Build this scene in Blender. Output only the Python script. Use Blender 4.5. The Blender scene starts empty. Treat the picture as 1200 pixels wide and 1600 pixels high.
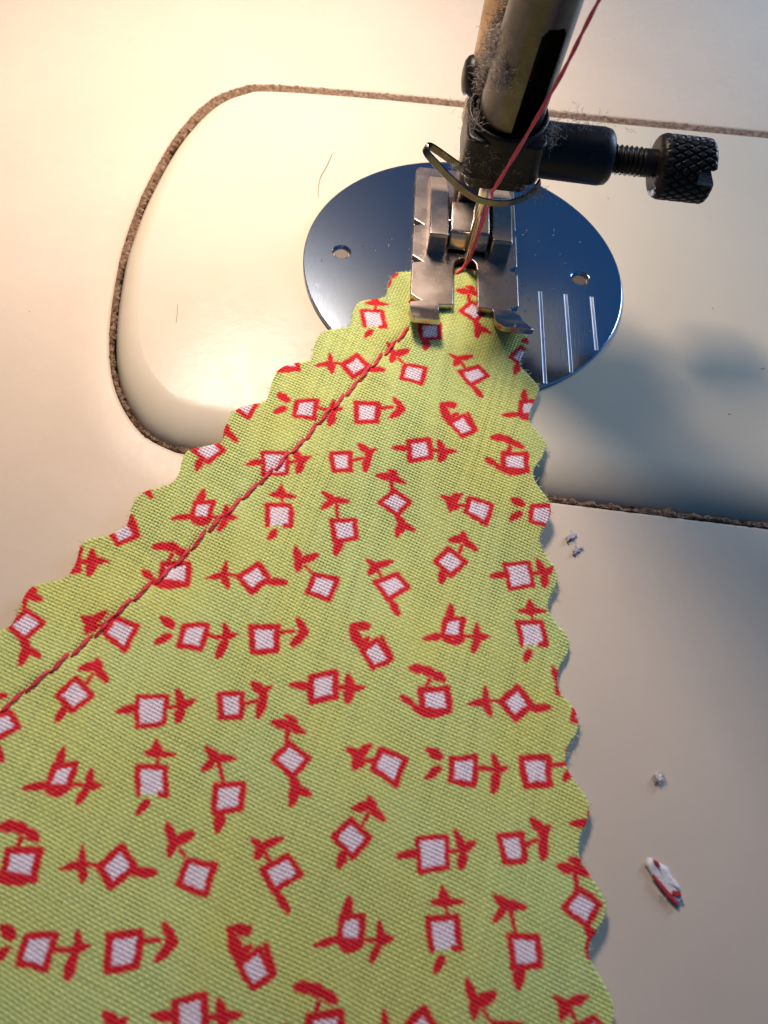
import bpy, bmesh, math, random
import numpy as np
from mathutils import Vector, Matrix

random.seed(7)
rng = np.random.default_rng(11)
SC = bpy.context.scene
COL = SC.collection
SC.unit_settings.system = 'METRIC'
SC.unit_settings.scale_length = 0.01          # one Blender unit is a centimetre

# ------------------------------------------------------------------ camera
CAM_POS = Vector((-1.87888, -11.76027, 11.38747))
PITCH, YAW, ROLL = 0.583725, -0.116494, 0.187758
cd = bpy.data.cameras.new('camera')
cam = bpy.data.objects.new('camera', cd)
COL.objects.link(cam)
cam.matrix_world = Matrix.Translation(CAM_POS) @ (Matrix.Rotation(YAW, 4, 'Z') @ Matrix.Rotation(PITCH, 4, 'X') @ Matrix.Rotation(ROLL, 4, 'Z'))
cd.sensor_fit = 'HORIZONTAL'
cd.sensor_width = 36.0
cd.lens = 36.0 * 1661.5 / 1200.0
cd.clip_start = 0.1
cd.clip_end = 500
cd.dof.use_dof = True
cd.dof.focus_distance = 14.6
cd.dof.aperture_fstop = 0.48
SC.camera = cam

# ------------------------------------------------------------------ world, lamps, exposure
W = bpy.data.worlds.new('World')
SC.world = W
W.use_nodes = True
bg = W.node_tree.nodes['Background']
wt = W.node_tree
wc = wt.nodes.new('ShaderNodeTexCoord')
wx = wt.nodes.new('ShaderNodeSeparateXYZ')
wr = wt.nodes.new('ShaderNodeMapRange')          # the dim room is bluer towards its window on the right
wr.inputs['From Min'].default_value = -.15; wr.inputs['From Max'].default_value = .55
wm = wt.nodes.new('ShaderNodeMix'); wm.data_type = 'RGBA'
wm.inputs[6].default_value = (0.22, 0.30, 0.50, 1)
wm.inputs[7].default_value = (0.02, 0.75, 2.2, 1)
wt.links.new(wc.outputs['Generated'], wx.inputs[0])
wt.links.new(wx.outputs['X'], wr.inputs['Value'])
wt.links.new(wr.outputs['Result'], wm.inputs[0])
wt.links.new(wm.outputs[2], bg.inputs['Color'])
bg.inputs['Strength'].default_value = 0.14

def area(name, loc, target, size, power, color, shape='DISK', size_y=None, spread=180):
    l = bpy.data.lights.new(name, 'AREA')
    l.shape = shape
    l.size = size
    if size_y: l.size_y = size_y
    l.energy = power
    l.color = color
    l.spread = math.radians(spread)
    o = bpy.data.objects.new(name, l)
    COL.objects.link(o)
    o.location = loc
    o.rotation_euler = (Vector(target) - Vector(loc)).to_track_quat('-Z', 'Y').to_euler()
    return o

# the sewing machine's own warm bulb, up behind the presser bar to the left
area('machine_lamp', (-4.15, 7.5, 14.0), (-2.9, 1.2, 0), 5.0, 2000, (1.0, 0.80, 0.67), spread=110)
# cool window daylight from the right
area('window_light', (20, 13, 9), (4, 2, 0), 8.0, 5000, (0.55, 0.71, 1.0), 'RECTANGLE', 8.0)

SC.view_settings.view_transform = 'Standard'
SC.view_settings.look = 'None'
SC.view_settings.exposure = 0.0
SC.view_settings.gamma = 1.0
SC.cycles.max_bounces = 8
SC.cycles.use_denoising = True

# ------------------------------------------------------------------ helpers
def link(name, me, mat=None, parent=None, smooth=None):
    o = bpy.data.objects.new(name, me)
    COL.objects.link(o)
    if mat is not None: me.materials.append(mat)
    if parent is not None: o.parent = parent
    if smooth is not None:
        me.polygons.foreach_set('use_smooth', np.full(len(me.polygons), smooth))
    return o

def obj(name, bm, mat=None, parent=None, smooth=False, bevel=0, seg=2, angle=35):
    bmesh.ops.recalc_face_normals(bm, faces=bm.faces[:])
    me = bpy.data.meshes.new(name)
    bm.to_mesh(me); bm.free()
    o = link(name, me, mat, parent, smooth or bevel > 0)
    if bevel:
        b = o.modifiers.new('bevel', 'BEVEL')
        b.width = bevel; b.segments = seg; b.limit_method = 'ANGLE'; b.angle_limit = math.radians(angle)
        b.harden_normals = True
    return o

def tag(o, label=None, cat=None, group=None, kind=None):
    if label: o['label'] = label
    if cat: o['category'] = cat
    if group: o['group'] = group
    if kind: o['kind'] = kind
    return o

def empty(name, loc=(0, 0, 0)):
    o = bpy.data.objects.new(name, None)
    o.location = loc
    o.empty_display_size = 0.3
    COL.objects.link(o)
    return o

def grid_mesh(P, closed_u=False, cap=False):
    """P[v][u] -> bmesh of quads"""
    bm = bmesh.new()
    V = [[bm.verts.new(p) for p in row] for row in P]
    n = len(V[0])
    for a in range(len(V) - 1):
        for b in range(n if closed_u else n - 1):
            c = (b + 1) % n
            bm.faces.new((V[a][b], V[a][c], V[a + 1][c], V[a + 1][b]))
    if cap:
        bm.faces.new(V[0][::-1]); bm.faces.new(V[-1])
    return bm

def frames(path):
    path = [Vector(p) for p in path]
    out = []
    up = None
    for i, p in enumerate(path):
        t = (path[min(i + 1, len(path) - 1)] - path[max(i - 1, 0)]).normalized()
        if up is None:
            up = t.orthogonal().normalized()
        up = (up - t * up.dot(t)).normalized()
        out.append((p, t, up, t.cross(up)))
    return out

def add_tube(bm, path, r, n=8, cap=True):
    rows = []
    F = frames(path)
    for i, (p, t, a, b) in enumerate(F):
        rr = r[i] if isinstance(r, (list, tuple)) else r
        rows.append([bm.verts.new(p + (a * math.cos(2 * math.pi * k / n) + b * math.sin(2 * math.pi * k / n)) * rr) for k in range(n)])
    for x, y in zip(rows, rows[1:]):
        for k in range(n):
            bm.faces.new((x[k], x[(k + 1) % n], y[(k + 1) % n], y[k]))
    if cap:
        bm.faces.new(rows[0][::-1]); bm.faces.new(rows[-1])

def spline(pts, per=6, closed=False):
    P = [np.array(p, float) for p in pts]
    n = len(P); out = []
    for i in range(n if closed else n - 1):
        if closed: a, b, c, d = P[i - 1], P[i], P[(i + 1) % n], P[(i + 2) % n]
        else: a, b, c, d = P[max(i - 1, 0)], P[i], P[i + 1], P[min(i + 2, n - 1)]
        for k in range(per):
            t = k / per
            out.append(.5 * ((2 * b) + (c - a) * t + (2 * a - 5 * b + 4 * c - d) * t * t + (3 * b - a - 3 * c + d) * t ** 3))
    if not closed: out.append(P[-1])
    return out

def prism(bm, poly, ax, lo, hi):
    """polygon in the two axes other than ax, extruded along ax"""
    def pt(p, h):
        q = list(p); q.insert(ax, h); return q
    a = [bm.verts.new(pt(p, lo)) for p in poly]
    b = [bm.verts.new(pt(p, hi)) for p in poly]
    bm.faces.new(a[::-1]); bm.faces.new(b)
    n = len(poly)
    for i in range(n):
        j = (i + 1) % n
        bm.faces.new((a[i], a[j], b[j], b[i]))

# ------------------------------------------------------------------ materials
def mat(name):
    m = bpy.data.materials.new(name); m.use_nodes = True
    nt = m.node_tree
    return m, nt, nt.nodes['Principled BSDF']

def N(nt, t, **kw):
    n = nt.nodes.new(t)
    for k, v in kw.items():
        if k.startswith('_'): setattr(n, k[1:], v)
        else: n.inputs[k.replace('__', ' ')].default_value = v
    return n

def coords(nt, scale=(1, 1, 1)):
    tc = N(nt, 'ShaderNodeTexCoord')
    mp = N(nt, 'ShaderNodeMapping'); mp.inputs['Scale'].default_value = scale
    nt.links.new(tc.outputs['Object'], mp.inputs['Vector'])
    return mp.outputs['Vector']

def noise(nt, vec, scale, detail=4, rough=.55):
    n = N(nt, 'ShaderNodeTexNoise', Scale=scale, Detail=detail, Roughness=rough)
    nt.links.new(vec, n.inputs['Vector'])
    return n.outputs['Fac']

def ramp(nt, fac, stops):
    r = N(nt, 'ShaderNodeValToRGB')
    while len(r.color_ramp.elements) < len(stops): r.color_ramp.elements.new(.5)
    for e, (p, c) in zip(r.color_ramp.elements, stops):
        e.position = p; e.color = (*c, 1) if len(c) == 3 else c
    nt.links.new(fac, r.inputs['Fac'])
    return r.outputs['Color']

def mix(nt, fac, a, b, mode='MIX'):
    m = N(nt, 'ShaderNodeMix', _data_type='RGBA', _blend_type=mode)
    for s, v in ((m.inputs[0], fac), (m.inputs[6], a), (m.inputs[7], b)):
        if hasattr(v, 'is_linked'): nt.links.new(v, s)
        else: s.default_value = v if not isinstance(v, tuple) else ((*v, 1) if len(v) == 3 else v)
    return m.outputs[2]

def bump(nt, b, h, strength, dist):
    n = N(nt, 'ShaderNodeBump', Strength=strength, Distance=dist)
    nt.links.new(h, n.inputs['Height'])
    nt.links.new(n.outputs['Normal'], b.inputs['Normal'])
    return n

def g3(v): return (v, v, v)

def paint(name, base, alt, rough=.3, spec=.5):
    m, nt, b = mat(name)
    v = coords(nt)
    col = mix(nt, ramp(nt, noise(nt, v, .5, 3), [(.35, g3(0)), (.7, g3(1))]), base, alt)
    specks = ramp(nt, noise(nt, v, 6.5, 2), [(.775, g3(0)), (.80, g3(1))])
    col = mix(nt, specks, col, (0.30, 0.22, 0.15))
    mp = N(nt, 'ShaderNodeMapping'); mp.inputs['Rotation'].default_value = (0, 0, .5); mp.inputs['Scale'].default_value = (.5, 11, 1)
    nt.links.new(v, mp.inputs['Vector'])
    scr = ramp(nt, noise(nt, mp.outputs['Vector'], 1.4, 5, .75), [(.71, g3(0)), (.77, g3(.22))])
    col = mix(nt, scr, col, (.45, .36, .26))
    nt.links.new(col, b.inputs['Base Color'])
    nt.links.new(ramp(nt, noise(nt, v, 3.0, 5, .65), [(.3, g3(rough - .04)), (.75, g3(rough + .10))]), b.inputs['Roughness'])
    b.inputs['Specular IOR Level'].default_value = spec
    bump(nt, b, noise(nt, v, 9.0, 3), .06, .02)
    return m

M = {}
M['bed'] = paint('cream_enamel_bed', (0.66, 0.555, 0.425), (0.625, 0.525, 0.40), .24, .10)
M['panel'] = paint('cream_enamel_cover', (0.65, 0.58, 0.44), (0.625, 0.555, 0.42), .17, .085)

m, nt, b = mat('cork_gasket'); M['gasket'] = m
v = coords(nt)
nt.links.new(ramp(nt, noise(nt, v, 14, 6, .7), [(.30, (.055, .03, .018)), (.5, (.21, .125, .072)), (.72, (.42, .31, .21))]), b.inputs['Base Color'])
b.inputs['Roughness'].default_value = .9
bump(nt, b, noise(nt, v, 22, 4), .9, .05)

m, nt, b = mat('steel_plate'); M['plate'] = m
v = coords(nt, (1, .06, 1))
br = noise(nt, v, 60, 3)
v2 = coords(nt)
b.inputs['Metallic'].default_value = 1
nt.links.new(ramp(nt, noise(nt, v2, 1.1, 5), [(.3, (.42, .51, .62)), (.75, (.44, .53, .64))]), b.inputs['Base Color'])
mp = N(nt, 'ShaderNodeMapping'); mp.inputs['Rotation'].default_value = (0, 0, 1.2); mp.inputs['Scale'].default_value = (.7, 16, 1)
nt.links.new(v2, mp.inputs['Vector'])
nt.links.new(ramp(nt, noise(nt, mp.outputs['Vector'], 2.2, 6, .75), [(.66, g3(.15)), (.76, g3(.36))]), b.inputs['Roughness'])
bump(nt, b, br, .05, .01)

def metal(name, c0, c1, r0, r1, sc=7, bs=.12):
    m, nt, b = mat(name)
    v = coords(nt)
    b.inputs['Metallic'].default_value = 1
    nt.links.new(ramp(nt, noise(nt, v, sc, 6, .65), [(.32, c0), (.7, c1)]), b.inputs['Base Color'])
    nt.links.new(ramp(nt, noise(nt, v, sc * .8, 3, .5), [(.3, g3(r0)), (.72, g3(r1))]), b.inputs['Roughness'])
    bump(nt, b, noise(nt, v, sc * 5, 4, .7), bs, .01)
    return m
M['foot'] = metal('worn_nickel_foot', (.47, .40, .35), (.52, .45, .40), .23, .31, 3, .02)
M['dark_foot'] = metal('tarnished_shank', (.16, .13, .12), (.30, .25, .22), .3, .5)
M['needle'] = metal('needle_steel', (.70, .66, .58), (.82, .78, .70), .12, .25)
M['guide'] = metal('guide_wire_steel', (.12, .115, .11), (.20, .19, .18), .10, .22)
M['bar'] = metal('grey_steel_bar', (.085, .083, .078), (.13, .125, .113), .25, .34, 4, .03)
M['brass'] = metal('yellowed_presser_bar', (.34, .23, .13), (.50, .37, .23), .3, .5, 3, .1)
m, nt, b = mat('engraved_bright_steel'); M['slot_metal'] = m
v = coords(nt)
nt.links.new(ramp(nt, noise(nt, v, 3, 3), [(.3, (.42, .43, .47)), (.7, (.52, .53, .58))]), b.inputs['Base Color'])
b.inputs['Metallic'].default_value = .55; b.inputs['Roughness'].default_value = .45

m, nt, b = mat('black_oxide'); M['black'] = m
v = coords(nt)
nt.links.new(ramp(nt, noise(nt, v, 8, 6, .7), [(.3, (.006, .0055, .005)), (.62, (.012, .010, .009)), (.8, (.05, .04, .033))]), b.inputs['Base Color'])
nt.links.new(ramp(nt, noise(nt, v, 12, 5, .7), [(.3, g3(.28)), (.7, g3(.5))]), b.inputs['Roughness'])
b.inputs['Specular IOR Level'].default_value = .27
bump(nt, b, noise(nt, v, 30, 4, .7), .25, .012)

m, nt, b = mat('printed_cotton'); M['cotton'] = m
at = N(nt, 'ShaderNodeAttribute', _attribute_name='print')
sep = N(nt, 'ShaderNodeSeparateColor'); nt.links.new(at.outputs['Color'], sep.inputs['Color'])
v = coords(nt)
green = mix(nt, ramp(nt, noise(nt, v, .55, 3), [(.35, g3(0)), (.7, g3(1))]), (.572, .675, .24), (.645, .665, .175))
c = mix(nt, sep.outputs[1], green, (.84, .73, .77))
c = mix(nt, sep.outputs[0], c, (.70, .010, .020))
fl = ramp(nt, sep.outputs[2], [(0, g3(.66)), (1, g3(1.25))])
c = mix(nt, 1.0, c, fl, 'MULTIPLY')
nt.links.new(c, b.inputs['Base Color'])
b.inputs['Roughness'].default_value = .72
b.inputs['Specular IOR Level'].default_value = .25
b.inputs['Sheen Weight'].default_value = .12
vv = coords(nt)
bump(nt, b, noise(nt, vv, 120, 2), .25, .004)

m, nt, b = mat('cut_cotton_edge'); M['edge'] = m
b.inputs['Base Color'].default_value = (.66, .68, .36, 1); b.inputs['Roughness'].default_value = .9

m, nt, b = mat('red_cotton_thread'); M['thread'] = m
v = coords(nt)
nt.links.new(ramp(nt, noise(nt, v, 20, 4), [(.3, (.52, .008, .018)), (.7, (.70, .014, .03))]), b.inputs['Base Color'])
b.inputs['Roughness'].default_value = .6
b.inputs['Sheen Weight'].default_value = .2

m, nt, b = mat('pink_red_thread'); M['thread2'] = m
v = coords(nt)
nt.links.new(ramp(nt, noise(nt, v, 20, 4), [(.3, (.80, .03, .07)), (.7, (.90, .06, .11))]), b.inputs['Base Color'])
b.inputs['Roughness'].default_value = .5; b.inputs['Sheen Weight'].default_value = .3

def plain(name, c, r=.8):
    m, nt, b = mat(name)
    v = coords(nt)
    nt.links.new(mix(nt, noise(nt, v, 12, 3), c, tuple(x * .75 for x in c)), b.inputs['Base Color'])
    b.inputs['Roughness'].default_value = r
    return m
M['lint'] = plain('grey_lint', (.50, .44, .38))
M['lint_dark'] = plain('brown_lint', (.14, .10, .075))
M['hair'] = plain('dark_fibre', (.05, .035, .03))
M['white_bit'] = plain('white_cotton_bit', (.82, .78, .76))
M['lilac_bit'] = plain('pale_lilac_bit', (.48, .42, .47))
M['red_bit'] = plain('red_print_bit', (.5, .02, .03))
M['stub'] = plain('oily_screw_end', (.11, .085, .065), .5)
M['floor'] = plain('dark_oily_cavity', (.03, .022, .018))

# ------------------------------------------------------------------ bed, gasket and cover
EDGE = [(-3.325, 4.18), (-3.85, 3.98), (-4.30, 3.50), (-4.68, 2.55), (-4.93, 1.34), (-5.03, 0.4), (-5.05, -.5), (-4.95, -1.73), (-4.72, -2.65),
        (-4.32, -3.30), (-3.88, -3.59), (-3.4, -3.67), (-1.6, -3.76), (1.185, -3.88), (4.12, -3.985), (8, -4.1), (12, -4.2),
        (12, 4.6), (8, 4.53), (5.49, 4.47), (1.79, 4.36), (-.02, 4.34), (-1.7, 4.29)]
OUTL = np.array(spline(EDGE, 12, True))

def inset(P, d):
    t = np.roll(P, -1, 0) - np.roll(P, 1, 0)
    t /= np.linalg.norm(t, axis=1)[:, None]
    nrm = np.stack([-t[:, 1], t[:, 0]], 1)      # inward for a counter-clockwise loop
    return P + nrm * (d[:, None] if isinstance(d, np.ndarray) else d), nrm
_, INW = inset(OUTL, 0.)

machine = empty('sewing_machine_bed', (0, 0, 0))
tag(machine, 'cream enamelled bed of an old sewing machine with a brown gasket line round its opening', 'sewing machine')

def ring_rows(rows, close=False):
    bm = bmesh.new()
    V = [[bm.verts.new((p[0], p[1], z)) for p in P] for P, z in rows]
    n = len(V[0])
    for a in range(len(V) - 1):
        for i in range(n):
            j = (i + 1) % n
            bm.faces.new((V[a][i], V[a][j], V[a + 1][j], V[a + 1][i]))
    return bm, V

def rect_loop(P, x0, x1, y0, y1):
    out = []
    c = np.array([2.0, .2])
    for p in P:
        d = p - c
        s = min(((x1 if d[0] > 0 else x0) - c[0]) / d[0] if abs(d[0]) > 1e-6 else 1e9,
                ((y1 if d[1] > 0 else y0) - c[1]) / d[1] if abs(d[1]) > 1e-6 else 1e9)
        out.append(c + d * s)
    return np.array(out)

rows = [(rect_loop(OUTL, -30, 34, -30, 30), -4.0), (rect_loop(OUTL, -30, 34, -30, 30), 0.0)]
for d, z in ((-.6, 0), (-.06, 0), (-.035, -.004), (-.012, -.018), (0, -.045), (0, -.4)):
    rows.append((inset(OUTL, float(d))[0], z))
bm, _v = ring_rows(rows)
bed = obj('bed', bm, M['bed'], machine, True, 0)
md = bed.modifiers.new('sharp', 'EDGE_SPLIT'); md.split_angle = math.radians(60)
bm = bmesh.new()
bm.faces.new([bm.verts.new((p[0], p[1], -.36)) for p in inset(OUTL, -.05)[0]])
obj('cavity_floor', bm, M['floor'], machine)

# the gasket strip, ragged along its upper edge
GL = np.array(spline(EDGE, 48, True))
gn = len(GL)
s = np.cumsum(np.linalg.norm(np.roll(GL, -1, 0) - GL, axis=1))
rag = np.array([sum(math.sin(q * f + p) * a for f, p, a in ((9, .3, .3), (23, 1.1, .35), (51, 2.2, .45), (83, .2, .35))) for q in s])
jit = rng.normal(0, 1, (8, gn))
wid = (.088 + .20 * np.clip(-inset(GL, 0.)[1][:, 1], 0, 1)) * (1 + .3 * rag + .18 * np.sin(s * 1.7) + .15 * np.sin(s * 4.1 + 1)) * (1 - .5 * np.clip(2 * inset(GL, 0.)[1][:, 0] * inset(GL, 0.)[1][:, 1], 0, 1))
sink = .004 * np.clip(inset(GL, 0.)[1][:, 1], 0, 1)
rows = []
for k, (f, z) in enumerate(((-.05, -.02), (-.02, -.016), (.15, -.006), (.4, -.004), (.65, -.008), (.85, -.016), (1.0, -.04), (1.0, -.2))):
    d = f * wid + .010 * jit[k] * (k > 1)
    zz = z + .014 * jit[(k + 3) % 8] * (1 if 0 < k < 6 else .3) + .008 * rag * (k < 6) + sink
    P, _ = inset(GL, d)
    rows.append([(p[0], p[1], q) for p, q in zip(P, zz)])
obj('gasket', grid_mesh(rows, True), M['gasket'], machine, True)

# the head of the machine above the picture, which the two bars come out of; unseen, its outline and height set to shade the right of the bed
bm = bmesh.new()
hp = []
HC = [(-.5, -.55), (4.6, -.55), (4.6, 10), (-2.2, 10), (-2.2, 4.9), (-.5, 4.3)]
for q, (hx_, hy_) in enumerate(HC):
    a_, b_ = Vector(HC[q - 1]), Vector(HC[(q + 1) % 6]); c_ = Vector((hx_, hy_))
    u_, v_ = (a_ - c_).normalized() * .35, (b_ - c_).normalized() * .35
    for t_ in (0, .25, .5, .75, 1):
        hp.append(tuple(c_ + u_ * (1 - t_) ** 2 + v_ * t_ ** 2))
prism(bm, hp, 2, 10.4, 16)
obj('head_shade_casing', bm, M['bed'], machine, False, .3, 4)

# raised cover plate with rolled edges
cover = empty('cover_plate', (0, 0, 0))
tag(cover, 'raised glossy cream cover plate with rounded corners set into the machine bed', 'cover plate')
TOP = .185
front = np.clip(INW[:, 1], 0, 1)              # inward normal points up the picture along the front edge
left = np.clip(INW[:, 0], 0, 1)
back = np.clip(-INW[:, 1], 0, 1)
G0 = .075 + .21 * back
w = .18 + .52 * front ** 1.5 + .12 * left
def soften(P, k, it):
    for _ in range(it): P = P + k * (.5 * (np.roll(P, 1, 0) + np.roll(P, -1, 0)) - P)
    return P
for _ in range(40): w = .5 * w + .25 * (np.roll(w, 1) + np.roll(w, -1))
rows = [(inset(OUTL, G0)[0], -.3)]
for k in range(0, 11):
    t = k / 10 * math.pi / 2
    d = G0 + w * (1 - math.cos(t))
    rows.append((soften(inset(OUTL, d)[0], .5, int(k * 1.5)), -.16 + (TOP + .16) * math.sin(t)))
rows.append((soften(inset(rows[-1][0], .10)[0], .5, 10), TOP))
bm, V = ring_rows(rows)
bm.faces.new(V[-1])
pn = obj('panel', bm, M['panel'], cover, True)
pn.data.polygons.foreach_set('use_smooth', np.array([p.normal.z < .9995 for p in pn.data.polygons]))

# ------------------------------------------------------------------ needle plate
ZP = .25
R = 2.4
plate = empty('needle_plate', (0, 0, 0))
tag(plate, 'round dark blue reflecting steel needle plate with two screw holes and three engraved lines', 'needle plate')
bm = bmesh.new()
def circ(cx, cy, r, n, z): return [bm.verts.new((cx + r * math.cos(2 * math.pi * i / n), cy + r * math.sin(2 * math.pi * i / n), z)) for i in range(n)]
def loop_edges(L): return [bm.edges.new((L[i], L[(i + 1) % len(L)])) for i in range(len(L))]
HOLES = [(-1.84, .075), (1.765, .055)]
outer = circ(0, 0, R - .015, 192, ZP)
es = loop_edges(outer)
hl = []
for hx, hy in HOLES:
    L = circ(hx, hy, .145, 40, ZP); hl.append(L); es += loop_edges(L)
es += loop_edges([bm.verts.new(p) for p in ((-.35, -.30, ZP), (.35, -.30, ZP), (.35, .02, ZP), (-.35, .02, ZP))])
bmesh.ops.triangle_fill(bm, use_beauty=True, use_dissolve=False, edges=es)
bmesh.ops.recalc_face_normals(bm, faces=bm.faces[:])
def wall(L, prof, cx=0, cy=0):
    prev = L
    n = len(L)
    for r, z in prof:
        nx = circ(cx, cy, r, n, z)
        for i in range(n):
            j = (i + 1) % n
            bm.faces.new((prev[i], prev[j], nx[j], nx[i]))
        prev = nx
wall(outer, [(R, ZP - .012), (R, ZP - .042), (R - .02, ZP - .052), (R - .02, ZP - .062), (R + .003, ZP - .07), (R + .003, TOP - .02)])
for L, (hx, hy) in zip(hl, HOLES):
    wall(L, [(.132, ZP - .016), (.128, ZP - .05), (.118, ZP - .055), (.128, ZP - .062), (.116, ZP - .075), (.116, ZP - .12)], hx, hy)
po = obj('plate', bm, M['plate'], plate, False)
po.data.polygons.foreach_set('use_smooth', np.array([abs(p.normal.z) < .9 for p in po.data.polygons]))
for hx, hy in HOLES:
    bm = bmesh.new()
    add_tube(bm, [(hx, hy, .17), (hx, hy, ZP - .04)], .105, 24)
    obj('screw_end', bm, M['stub'], plate, False, .012)
# three engraved stitch guide lines: a groove between two raised burrs
for gx in (1.13, 1.513, 1.908):
    y1 = -.315
    y0 = -math.sqrt((R - .02) ** 2 - gx ** 2)
    if gx > 1.8: y0 = -1.37
    if gx < 1.3: y0 += .01
    bm = bmesh.new()
    prof = [(-.030, .0005), (-.022, .007), (-.012, .001), (.012, .001), (.022, .007), (.030, .0005)]
    rws = []
    for k in range(9):
        y = y0 + (y1 - y0) * k / 8
        rws.append([(gx + px, y, ZP + pz) for px, pz in prof])
    bm = grid_mesh(rws)
    obj('guide_line', bm, M['slot_metal'], plate, False)

# ------------------------------------------------------------------ presser foot on its bar
foot = empty('presser_foot', (0, 1.1, 0))
tag(foot, 'hinged nickel presser foot with two open toes pressing on the green fabric', 'presser foot')
def fpart(name, bm, m, bevel=.018, smooth=False, seg=2):
    o = obj(name, bm, m, None, smooth, bevel, seg)
    o.parent = foot; o.location = (0, -1.1, 0)
    return o
SOLE = [(-.79, 1.9), (-.80, .77), (-.665, .675), (-.80, .63), (-.805, -.01), (-.665, -.115), (-.805, -.16), (-.81, -.80), (-.67, -.90), (-.81, -.945),
        (-.80, -1.37), (-.765, -1.42), (-.42, -1.42), (-.395, -1.38), (-.40, -.955), (-.19, -.925), (-.19, -.2), (-.165, -.06), (-.10, .02), (0, .05),
        (.09, .02), (.145, -.06), (.16, -.2), (.16, -.93), (.38, -.945), (.405, -1.2), (.46, -1.37), (.50, -1.42), (.87, -1.42), (.925, -1.38),
        (.765, -.985), (.64, -.90), (.765, -.82), (.765, -.18), (.64, -.10), (.765, -.02), (.765, .62), (.63, .68), (.765, .77), (.755, 1.9), (.69, 1.97), (-.73, 1.97)]
bm = bmesh.new()
bm.faces.new([bm.verts.new((x, y, .42)) for x, y in SOLE])
for yy in (-1.0, -1.06, -1.12, -1.18, -1.24, -1.30, -1.36):
    bmesh.ops.bisect_plane(bm, geom=bm.verts[:] + bm.edges[:] + bm.faces[:], plane_co=(0, yy, 0), plane_no=(0, 1, 0))
bmesh.ops.recalc_face_normals(bm, faces=bm.faces[:])
r = bmesh.ops.extrude_face_region(bm, geom=bm.faces[:])
for e in r['geom']:
    if isinstance(e, bmesh.types.BMVert): e.co.z -= .115
for vtx in bm.verts:
    if vtx.co.y < -1.0:
        q = (-1.0 - vtx.co.y) / .42
        vtx.co.z += .23 * q ** 1.5; vtx.co.y -= .05 * q
fpart('sole', bm, M['foot'], .016)
EAR = [(.045, .40), (.045, .77), (.075, .80), (.93, .83), (1.0, .80), (1.55, .60), (1.7, .40)]
for x0, x1 in ((-.60, -.325), (.325, .62)):
    bm = bmesh.new(); prism(bm, EAR, 0, x0, x1)
    fpart('hinge_ear', bm, M['foot'], .022)
TON = [(.14, .46), (.13, .60), (.16, .68), (.19, .76), (.24, .785), (.80, .80), (.86, .76), (.95, .62), (1.2, .56), (1.2, .46)]
bm = bmesh.new(); prism(bm, TON, 0, -.285, .29)
fpart('tongue', bm, M['foot'], .022)
bm = bmesh.new(); add_tube(bm, [(-.58, .55, .62), (.60, .55, .62)], .05, 16)
fpart('hinge_pin', bm, M['foot'], 0)
bm = bmesh.new(); prism(bm, [(-.22, .92), (.30, .92), (.30, 1.45), (-.22, 1.45)], 2, .5, 2.25)
fpart('shank', bm, M['dark_foot'], .05)
rws = []
for z in np.linspace(2.0, 12, 24):
    rws.append([(.04 + .37 * math.cos(a), 1.12 + .37 * math.sin(a), z) for a in np.linspace(0, 2 * math.pi, 48, endpoint=False)])
fpart('presser_bar', grid_mesh(rws, True, True), M['brass'], 0, True)
# rounded screw head at the left of the bar
bm = bmesh.new()
prf = [(0, .30), (.10, .295), (.20, .26), (.26, .18), (.28, .08), (.28, -.05)]
rws = []
for rr, h in prf[1:]:
    rws.append([(-.28 - h * .55, 1.05 + rr * math.cos(a), 2.72 + rr * math.sin(a)) for a in np.linspace(0, 2 * math.pi, 32, endpoint=False)])
bm = grid_mesh(rws, True, True)
fpart('bar_screw', bm, M['black'], 0, True)

# ------------------------------------------------------------------ needle bar, clamp, screw, guide and needle
BX, BY = .12, .0
nb = empty('needle_bar', (BX, BY, 2.2))
tag(nb, 'grey steel needle bar with a long slot and black needle clamp above the presser foot', 'needle bar')
def npart(name, bm, m, bevel=0, smooth=False, parent=None, seg=2):
    o = obj(name, bm, m, None, smooth, bevel, seg)
    if parent is None:
        o.parent = nb; o.location = (-BX, -BY, -2.2)
    else: o.parent = parent
    return o
# bar with a recessed slot down its front
th0 = math.radians(-69)
SLOT = []
rws = []
for z in list(np.linspace(2.3, 4.2, 40)) + list(np.linspace(4.22, 4.6, 20)) + list(np.linspace(4.7, 12, 20)):
    row = []
    for k in range(320):
        a = 2 * math.pi * k / 320
        d = (a - th0 + math.pi) % (2 * math.pi) - math.pi
        rr = .42
        xx = .42 * math.sin(d)
        half = .155
        top = 4.40
        if z > top - .08: half = .155 - (.05 if z > top - .03 else .02)
        inside = abs(d) < 1.2 and abs(xx) < half and z < top
        # keep the left cheek of the bar as a flat grey strip
        px, py = rr * math.cos(a), rr * math.sin(a)
        if inside:
            depth = .30
            px -= depth * math.cos(th0); py -= depth * math.sin(th0)
        row.append((BX + px + .062 * (z - 2.6), BY + py, z))
        SLOT.append(inside)
    rws.append(row)
bar = npart('bar', grid_mesh(rws, True, True), M['bar'], 0, True)
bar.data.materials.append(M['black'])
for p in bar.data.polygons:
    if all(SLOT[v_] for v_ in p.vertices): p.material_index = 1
md = bar.modifiers.new('sharp', 'EDGE_SPLIT'); md.split_angle = math.radians(40)

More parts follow.
